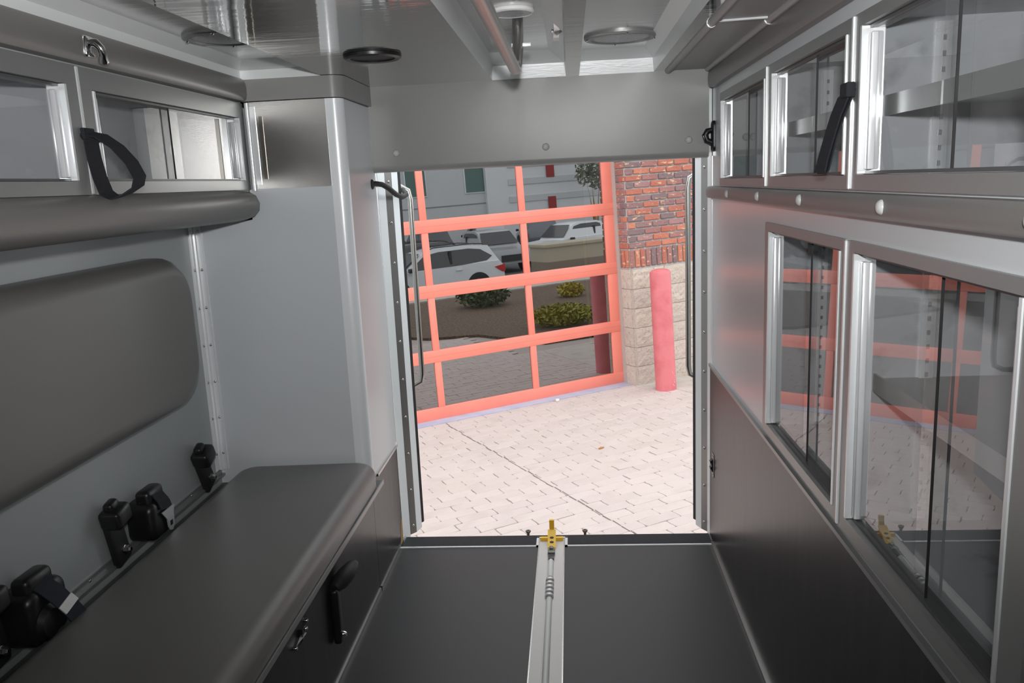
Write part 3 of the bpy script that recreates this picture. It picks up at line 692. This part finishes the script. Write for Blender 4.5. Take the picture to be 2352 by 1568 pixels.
o = mbx.build('pavers_beyond', PAVE, gr); o['kind'] = 'stuff'
# control joint cut across the courses
mbj = MB(); n = .2
while n < 4.3:
    a = random.uniform(-.010, .010); mbj.quad((-2.150+a, -n, .0022), (-2.142+a, -n, .0022), (-2.143+a*.5, -n-.10, .0022), (-2.149+a*.5, -n-.10, .0022)); n += .1085
mbj.build('control_joint', mat('joint_dark', (.16, .13, .115), .9), gr)
# concrete walk at the foot of the pier
mbw = MB().box(-.02, 4.0, -.46, -.24, -.012, .004).box(.21, 4.0, -2.2, -.46, -.012, .003)
mbw.build('concrete_walk', mat('pale_concrete', (.52, .47, .42), .75, noise=(6, (.42, .37, .33), .45, .75)), gr)
# small litter
def litter(name, s, n, label, col, pts, th=.006):
    t = MB().prism(pts, 2, 0, th).build(name, mat(name+'_m', col, .7)); t.matrix_world = EXT @ Matrix.Translation((s, -n, .004)); tag(t, label, 'litter'); return t
litter('paper_scrap', -.935, .215, 'crumpled white paper scrap on the paving by the garage door apron', (.8, .8, .76), [(-.02, -.008), (.0, -.016), (.022, -.002), (.012, .014), (-.012, .016)], .018)
litter('dry_leaf', -1.42, 1.83, 'curled orange dry leaf lying on the paving', (.45, .20, .05), [(-.03, -.006), (-.01, -.012), (.03, .0), (.012, .008), (.008, .022), (-.004, .006)], .008)

# ------------------------------------------------------------------ outside: garage door
RED = mat('salmon_red_paint', (.85, .245, .18), .42, noise=(3, (.80, .22, .16), .4, .8))
DGLASS = glassy('dark_glass', (.30, .32, .33), .34, 1.5, haze=.02, haze_scale=60, hazecol=(.6, .6, .58))
gd = thing('garage_door', 'red sectional garage door with clear glass panes', 'garage door', (-2.6, 0, 0), ext=True)
GX = -2.6
hs = [(0, .12), (.563, .680), (1.183, 1.306), (1.797, 1.920), (2.41, 2.535), (3.03, 3.15)]
ms = [-4.165, -3.13, -2.092, -1.055]
for a, b in hs:
    MB().rbox(-5.20-GX, 0-GX, -.020, .025, a, b, .006).build('rail', RED, gd)
    if a > 0 and a < 3: MB().box(-5.2-GX, -GX, -.0208, -.0196, (a+b)/2-.002, (a+b)/2+.001).build('section_joint', mat('joint_red', (.66, .20, .14), .5), gd)
for k in range(5):
    z0, z1 = hs[k][1]-.004, hs[k+1][0]+.004
    xs = [-5.20, *ms, 0]
    for i, x in enumerate(xs):
        wdt = .034 if 0 < i < 5 else .058
        c = x if 0 < i < 5 else (x+.058 if i == 0 else x-.058)
        MB().rbox(c-wdt-GX, c+wdt-GX, -.016, .02, z0, z1, .008).build('stile', RED, gd)
    for i in range(5):
        MB().add([(x, .004, z) for z in (z0, z1) for x in (xs[i]+.03-GX, xs[i+1]-.03-GX)]+[(x, .010, z) for z in (z0, z1) for x in (xs[i]+.03-GX, xs[i+1]-.03-GX)], [(0, 1, 3, 2), (0, 4, 5, 1), (2, 3, 7, 6), (0, 2, 6, 4), (1, 5, 7, 3)]).build('pane', DGLASS, gd)
# building: pier with stone base and bricks, lintel, bay behind the door
bw = struct('wall_exterior', MB().box(.02, 6.0, -.235, .60, 0, 5.0).box(-5.3, 6.0, -.235, .60, 3.15, 5.0).box(-9, -5.30, -.235, .60, 0, 5.0), mat('mortar', (.46, .45, .44), .9, bump=(90, .3)), 'brick and stone pier beside the garage door', ext=True)
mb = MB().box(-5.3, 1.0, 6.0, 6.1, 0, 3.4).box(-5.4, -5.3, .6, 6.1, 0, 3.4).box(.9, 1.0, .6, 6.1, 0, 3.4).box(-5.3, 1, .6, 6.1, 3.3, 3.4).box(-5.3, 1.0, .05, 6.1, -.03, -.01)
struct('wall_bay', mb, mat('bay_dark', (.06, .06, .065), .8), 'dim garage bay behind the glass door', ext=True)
MB().box(-.004, .020, -.075, .03, 0, 3.2).build('jamb_angle', mat('grey_angle', (.42, .38, .35), .5), bw)
BRK = mat('brick', (.4, .15, .1), .8, rand=[(.43, .14, .095), (.50, .17, .11), (.35, .16, .14), (.28, .155, .15), (.22, .145, .145), (.45, .15, .10), (.36, .195, .185), (.52, .19, .12), (.33, .15, .13)], noise=(15, (.66, .42, .26), .60, .67, (1, 1, 2.4)), bump=(45, .9))
def brick_mesh(L, D_, H, seed):
    rr = random.Random(seed); c = .006
    mbp = MB(); nx, nz = 4, 2; vs = []
    mbp.rbox(-L/2, L/2, -D_, 0, -H/2, H/2, c, 1)
    mbp.sm = [False]*len(mbp.sm)
    mbp.v = [(x+rr.uniform(-.002, .002), y+(rr.uniform(-.004, .003) if y < -.01 else 0), z+rr.uniform(-.0025, .0025)) for x, y, z in mbp.v]
    me = mbp.mesh('brick'); me.materials.append(BRK); return me
BL, BH = .2035, .0680
full = [brick_mesh(BL-.014, .018, BH-.014, k) for k in range(6)]
hf = [brick_mesh(BL/2-.012, .018, BH-.012, 30+k) for k in range(4)]
sold = [brick_mesh(.0676-.012, .018, .193-.012, 50+k) for k in range(4)]
ret = [brick_mesh(.105, .018, BH-.012, 70+k) for k in range(3)]
H0 = 1.434
nb = 0; mbx = MB(); far = []
def put(me, s, d, h, rz=0, name='brick'):
    global nb
    rot = (random.uniform(-.01, .01), random.uniform(-.006, .006), rz)
    if nb < 300:
        inst(me, name, bw, (s, d, h), rot); nb += 1
    else:
        M4 = Matrix.Translation((s, d, h)) @ Matrix.Rotation(rz, 4, 'Z')
        mbx.add([M4 @ v.co for v in me.vertices], [tuple(p.vertices) for p in me.polygons])
WF = -.235      # wall face plane (towards the viewer is negative)
for i in range(14): put(random.choice(sold), .006+.034+i*.0676, WF, 1.235+.0985)
for r in range(17):
    h = H0+BH*(r+.5); o2 = (BL/2 if r % 2 else 0)
    if r % 2: put(random.choice(hf), .008+BL/4, WF, h)
    for k in range(5): put(random.choice(full), .008+o2+BL*(k+.5), WF, h)
    for n2 in (.06, .165): put(random.choice(ret), .024, WF+.0+n2+(.02 if r % 2 else -.004), h, -PI/2)
for n2 in (.04, .108, .176): put(random.choice(sold), .024, WF+n2, 1.235+.0985, -PI/2)
for i in range(14, 60): put(random.choice(sold), .006+.034+i*.0676, WF, 1.235+.0985)
for r in range(28):
    h = H0+BH*(r+.5); o2 = (BL/2 if r % 2 else 0)
    for k in range(5 if r < 17 else 0, 24): put(random.choice(full), .008+o2+BL*(k+.5), WF, h)
o = mbx.build('bricks_beyond', BRK, bw); o['kind'] = 'stuff'
STONE = mat('split_face_block', (.50, .415, .345), .85, rand=[(.53, .455, .39), (.56, .475, .41), (.50, .43, .37), (.54, .46, .39)], noise=(40, (.36, .29, .24), .55, .75), bump=(45, .9))
def block_mesh(L, H, D_, seed):
    rr = random.Random(seed); nx, nz = max(3, int(L/.035)), 6; mbp = MB(); vs = []
    for j in range(nz+1):
        for i in range(nx+1):
            e = min(i, nx-i, j, nz-j)
            y = -D_*(.86 if e == 0 else .98 if e == 1 else 1)+(rr.uniform(-.005, .005) if e > 0 else rr.uniform(-.002, .002))
            vs.append((-L/2+L*i/nx, y, -H/2+H*j/nz))
    mbp.add(vs, [(j*(nx+1)+i, j*(nx+1)+i+1, (j+1)*(nx+1)+i+1, (j+1)*(nx+1)+i) for j in range(nz) for i in range(nx)])
    e = [(-L/2, .01, -H/2), (L/2, .01, -H/2), (L/2, .01, H/2), (-L/2, .01, H/2)]
    k = lambda i, j: vs[j*(nx+1)+i]
    for a, b, c0, c1 in ((k(0, 0), k(nx, 0), e[0], e[1]), (k(nx, 0), k(nx, nz), e[1], e[2]), (k(nx, nz), k(0, nz), e[2], e[3]), (k(0, nz), k(0, 0), e[3], e[0])):
        mbp.quad(a, c0, c1, b)
    me = mbp.mesh('stone_block'); me.materials.append(STONE); return me
CH = .2045
bfull = [block_mesh(.3945, CH-.0035, .040, k) for k in range(4)]
bhalf = [block_mesh(.2745, CH-.0035, .040, 20+k) for k in range(3)]
bret = [block_mesh(.240, CH-.0035, .022, 40+k) for k in range(3)]
for r in range(6):
    h = CH*(r+.5); s = .018
    first = .278 if r % 2 == 0 else .398
    x = s
    for k in range(6 if r % 2 else 6):
        L = .278 if (k == 0 and r % 2 == 0) else .398
        me = random.choice(bhalf if L < .3 else bfull)
        inst(me, 'stone_block', bw, (x+L/2, WF, h)); x += L
    inst(random.choice(bret), 'stone_block', bw, (.022, WF+.115, h), (0, 0, -PI/2))
# bollard
bo = thing('bollard', 'round red steel bollard in front of the stone pier', 'bollard', (.139, -.58, 0), ext=True)
BR = mat('bollard_red', (.66, .18, .195), .5, noise=(7, (.58, .13, .145), .45, .7))
MB().lathe([(.105, -.01), (.105, 1.195), (.100, 1.212), (.075, 1.228), (.04, 1.236), (0, 1.238)], (0, 0, 0), 2, 40).build('post', BR, bo)
mbc = MB()
for k in range(9):
    a = -PI/2+.25+random.uniform(-.25, .25); z = random.uniform(.03, .22); wd = random.uniform(.06, .16)
    mbc.quad(*[(.1055*math.cos(a+q*wd), .1055*math.sin(a+q*wd), z+dz) for q, dz in ((0, 0), (1, .002), (1, .006), (0, .005))])
mbc.build('paint_chips', mat('chip_pale', (.75, .6, .58), .8), bo)
# shovel leaning inside the bay
sv = thing('shovel', 'yellow handled shovel leaning inside the bay behind the glass', 'shovel', (-.20, .35, 0), ext=True)
MB().tube([(.03, .0, .28), (.10, .10, 1.55)], .016, 8).build('shaft', mat('yellow_shaft', (.75, .55, .03), .5), sv)
MB().prism([(-.07, .02), (.05, .0), (.10, .22), (.04, .30), (-.02, .28)], 1, -.012, .0).build('blade', ALU, sv)

# ------------------------------------------------------------------ the far side of the yard, seen in the garage glass
GRAV = mat('brown_gravel', (.07, .045, .03), .9, noise=(30, (.21, .14, .09), .42, .62), bump=(40, 1.0))
mb = MB(); poly = [(-.6, -4.6), (.1, -4.2), (.5, -2.75), (3.2, -2.5), (12, -2.5), (12, -9.15), (-1.2, -9.15), (-2.2, -8.0)]
mb.prism(poly, 2, -.012, .03)
o = mb.build('gravel_bed', GRAV, None, True); tag(o, 'brown gravel planting bed beside the paving', 'gravel', kind='stuff')
o = MB().prism([(-3, -9.2), (14, -9.2), (14, -10.4), (-3, -10.4)], 2, -.012, .05).build('kerb_walk', MATS['pale_concrete'], None, True); tag(o, 'pale concrete walk along the gravel bed', 'walk')
def leafball(name, s, n, h, r, hz, cnt, col, label, leaf=.05, cat='shrub', trunk=None):
    t = thing(name, label, cat, (s, -n, h), ext=True)
    mbl = MB(); rr = random.Random(int(s*100+n*7))
    for k in range(cnt):
        u = Vector((rr.gauss(0, 1), rr.gauss(0, 1), rr.gauss(0, 1))).normalized()*(rr.random()**.4)
        p = Vector((u.x*r, u.y*r, hz*.5+u.z*hz*.5+(trunk or 0)))
        a = Vector((rr.uniform(-1, 1), rr.uniform(-1, 1), rr.uniform(-.3, 1))).normalized(); b = a.orthogonal().normalized()*leaf*.35; a = a*leaf
        mbl.add([p-a, p+b, p+a, p-b], [(0, 1, 2, 3)])
    f = mbl.build('foliage', mat('leaf_'+name+str(round(col[1], 2)), col, .7), t); f['kind'] = 'stuff'
    mbs_ = MB()
    for k in range(5):
        a = k*2*PI/5; mbs_.tube([(0, 0, 0), (.25*r*math.cos(a), .25*r*math.sin(a), (trunk or 0)*.7+hz*.25), (.5*r*math.cos(a), .5*r*math.sin(a), (trunk or 0)+hz*.5)], [.02+.03*(trunk or 0), .012, .006], 6)
    mbs_.build('stems', WOOD, t); return t
leafball('shrub', 1.55, 7.3, .02, .55, .46, 1500, (.10, .13, .055), 'dark green rounded shrub in the gravel bed')
leafball('shrub', 1.45, 3.9, .02, .55, .34, 1200, (.28, .27, .03), 'low yellow-green shrub at the paving edge')
leafball('shrub', 3.3, 6.9, .02, .28, .30, 500, (.42, .34, .04), 'small yellow shrub near the concrete walk')
leafball('shrub', 12.7, 32.5, -1.1, 1.7, 1.3, 1600, (.22, .23, .05), 'bright green bush between the parked cars', .14)
leafball('tree', 24.2, 40.0, -1.1, 1.3, 2.6, 420, (.20, .22, .16), 'leafy tree in front of the grey building', .22, 'tree', 3.3)
# utility enclosure
ub = thing('utility_box', 'beige metal utility enclosure with a sloped lid', 'utility box', (5.80, -11.2, -.25), ext=True)
TAN = mat('tan_enclosure', (.42, .37, .28), .6); TAND = mat('tan_base', (.22, .175, .13), .7)
MB().box(-.95, .95, -.45, .45, .66, 1.02).build('upper_shell', TAN, ub)
MB().box(-.95, .95, -.45, .45, 0, .66).build('lower_shell', TAND, ub)
MB().rbox(-1.0, 1.0, -.5, .5, 1.02, 1.10, .01).build('lid', TAN, ub)

# cars: side profile lofted across the width, with separate glass, wheels, lamps
CARG = mat('car_glass', (.02, .022, .025), .06, spec=.8)
TYRE = mat('tyre', (.015, .015, .015), .8); RIM = mat('rim', (.30, .30, .31), .35, metal=.7)
TAIL = mat('tail_lamp', (.55, .03, .03), .2); GRILL = mat('car_black', (.02, .02, .022), .5)
def paint(n, c): return mat('paint_'+n, c, .25, coat=.6)
def car(name, label, s, n, h, rotz, pt, kind='suv', group=None):
    """length along x, front at -x; near side faces +y"""
    t = thing(name, label, 'car' if kind != 'pickup' else 'truck', (s, -n, h), rotz, group, ext=True)
    L, Wd = (4.85, 1.92) if kind == 'suv' else (5.6, 1.96)
    if kind == 'suv':
        low = [(-2.42, .30), (-2.44, .62), (-2.30, .86), (-1.25, 1.02), (-.6, 1.06), (1.7, 1.12), (2.28, 1.12), (2.42, .95), (2.44, .55), (2.36, .28), (-2.3, .26)]
        cab = [(-1.30, 1.0), (-.45, 1.60), (.1, 1.70), (1.2, 1.72), (1.95, 1.66), (2.30, 1.10)]
        side = [(-1.05, 1.07), (-.42, 1.53), (.1, 1.61), (1.2, 1.62), (1.62, 1.56), (2.02, 1.30), (1.80, 1.16), (.8, 1.09)]
        wx = (-1.45, 1.42); wrad = .37
    else:
        low = [(-2.78, .42), (-2.80, .82), (-2.70, 1.02), (-1.35, 1.12), (-.9, 1.15), (2.75, 1.18), (2.80, .6), (2.74, .42)]
        cab = [(-1.45, 1.1), (-.75, 1.74), (-.3, 1.84), (.75, 1.84), (1.08, 1.76), (1.22, 1.14)]
        side = [(-1.12, 1.17), (-.68, 1.66), (-.25, 1.75), (.70, 1.75), (.92, 1.68), (1.0, 1.18)]
        wx = (-1.75, 1.75); wrad = .40
    def loft(poly, w0, top, w1):
        zs = [z for _, z in poly]; z0, z1 = min(zs), max(zs); nn = len(poly); vs = []
        ws = [w0+(w1-w0)*((z-z0)/(z1-z0)) for z in zs]
        for q in (-1, -.92, .92, 1):
            for (x, z), w_ in zip(poly, ws):
                sh = .985 if abs(q) == 1 else 1
                cx, cz = 0, (z0+z1)/2
                vs.append((cx+(x-cx)*sh, q*w_/2, cz+(z-cz)*sh))
        fs = [(i*nn+j, i*nn+(j+1) % nn, (i+1)*nn+(j+1) % nn, (i+1)*nn+j) for i in range(3) for j in range(nn)]
        return MB().add(vs, fs+[tuple(range(nn))[::-1], tuple(range(3*nn, 4*nn))], True)
    loft(low, Wd, None, Wd-.06).build('body', pt, t)
    loft(cab, Wd-.08, None, Wd-.42).build('cabin', pt, t)
    for q in (-1, 1):
        mbg = MB(); z0, z1 = 1.0, 1.84 if kind == 'pickup' else 1.72
        vs = [(x, q*((Wd-.08+(-.34)*((z-z0)/(z1-z0)))/2+.008), z) for x, z in side]
        mbg.add(vs, [tuple(range(len(vs)))]); mbg.build('side_window', CARG, t)
        MB().box(.45, .53, q*(Wd/2-.10)-.03, q*(Wd/2-.10)+.03, 1.09, 1.60).build('window_pillar', GRILL, t)
        for x in wx:
            y = q*(Wd/2-.10)
            MB().lathe([(0, -.0), (wrad*1.16, 0), (wrad*1.16, .012)] if q > 0 else [(0, 0), (wrad*1.16, 0), (wrad*1.16, -.012)], (x, q*(Wd/2-.004), wrad), 1, 28).build('wheel_arch', GRILL, t)
            wo = MB().lathe([(wrad*.62, .13*q), (wrad*.66, .145*q), (wrad*.96, .14*q), (wrad, .11*q), (wrad, -.10*q)], (x, y, wrad), 1, 28).build('wheel', TYRE, t)
            mr = MB()
            for k in range(7):
                a = k*2*PI/7; ca, sa = math.cos(a), math.sin(a); w2 = .028
                mr.add([(x+ca*.04-sa*w2, y+.132*q, wrad+sa*.04+ca*w2), (x+ca*wrad*.66-sa*w2, y+.142*q, wrad+sa*wrad*.66+ca*w2), (x+ca*wrad*.66+sa*w2, y+.142*q, wrad+sa*wrad*.66-ca*w2), (x+ca*.04+sa*w2, y+.132*q, wrad+sa*.04-ca*w2)], [(0, 1, 2, 3)])
            mr.lathe([(0, .140*q), (.07, .136*q)], (x, y, wrad), 1, 12).build('wheel_spokes', RIM, wo)
        MB().prism([(L/2-.38, .92), (L/2+.0, .98), (L/2-.0, .74), (L/2-.10, .72)], 1, min(q*(Wd/2-.02), q*(Wd/2+.012)), max(q*(Wd/2-.02), q*(Wd/2+.012))).build('tail_lamp', TAIL, t)
        MB().rbox(.62, .84, q*Wd/2-.012, q*Wd/2+.02, .93, .965, .006).build('door_handle', pt, t)
        MB().rbox(-1.08, -.90, q*(Wd/2+.10)-.09, q*(Wd/2+.10)+.09, 1.04, 1.18, .03).build('mirror', GRILL, t)
        if kind == 'suv': MB().tube([(-.35, q*.66, 1.68), (.0, q*.66, 1.755), (1.4, q*.66, 1.765), (1.8, q*.66, 1.72)], .018, 8).build('roof_rail', GRILL, t)
    MB().box(-L/2-.025, -L/2+.05, -.62, .62, .52, .80).build('grille', GRILL, t)
    mw = MB()
    c0, c1 = cab[0], cab[1]
    y0, y1 = (Wd-.20)/2, (Wd-.50)/2
    mw.quad((c0[0]+.10, -y0, c0[1]+.10), (c0[0]+.10, y0, c0[1]+.10), (c1[0]-.06, y1, c1[1]-.02), (c1[0]-.06, -y1, c1[1]-.02))
    mw.v = [(x-.035, y, z+.03) for x, y, z in mw.v]; mw.build('windscreen', CARG, t)
    if kind == 'pickup':
        MB().box(1.25, 2.72, -.82, .82, 1.181, 1.19).build('bed_cover', GRILL, t)
    return t
car('suv', 'white sport utility car parked side-on, seen in the garage glass', 4.72, 19.2, -1.10, 0, paint('white', (.72, .74, .75)))
car('pickup', 'white pickup truck parked behind the utility box, seen in the garage glass', 14.9, 26.8, -1.10, -.15, paint('white2', (.76, .78, .79)), 'pickup')
car('suv', 'dark grey car parked behind the white sport utility car', 6.8, 24.2, -1.10, PI, paint('grey', (.06, .062, .065)))
car('pickup', 'silver grey truck parked nose-on beside the dark grey car', 10.55, 27.2, -1.10, -1.55, paint('silver', (.33, .34, .35)), 'pickup')
for k, (s, n, c, nm) in enumerate(((7.5, 36, (.5, .52, .53), 'silver'), (11.0, 37, (.05, .05, .055), 'black'), (14.6, 37, (.45, .46, .47), 'light grey'), (18.4, 37.5, (.12, .13, .15), 'slate'), (4.0, 36, (.6, .6, .6), 'pale grey'))):
    car('suv', nm+' car in the far parking row below the grey building', s, n, -1.0, 1.57+.1*k, paint('far%d' % k, c), group='far parking row')
# grey building across the lot
fb = thing('far_building', 'long grey stucco building across the parking lot', 'building', (14, -43, -1.1), ext=True)
STUC = mat('grey_stucco', (.52, .54, .55), .85); STUC2 = mat('light_stucco', (.64, .66, .66), .85)
MB().box(-30, 3.6, -8, 0, 0, 14).build('wall', STUC, fb)
MB().box(3.6, 30, -8, .3, 0, 14).build('wall', STUC2, fb)
for k in range(5): MB().box(5.2, 30, .30, .36, 2.9+k*1.15, 3.3+k*1.15).build('wall_band', STUC, fb)
for x in (-6.0, -1.2, 2.9):
    for z in (3.7, 7.5):
        f = MB().rbox(x-.75, x+.75, -.02, .05, z, z+1.9, .02).build('window', STUC2, fb)
        MB().box(x-.66, x+.66, .05, .06, z+.09, z+1.81).build('pane', mat('green_glass', (.06, .13, .11), .15), f)
for z in (2.0, 4.4): MB().box(8.1, 8.7, .36, .40, z, z+1.1).build('red_panel', mat('dull_red', (.30, .03, .03), .7), fb)
MB().box(-30, 3.6, 0, .03, 3.0, 3.06).build('score_line', mat('score', (.22, .23, .24), .9), fb)
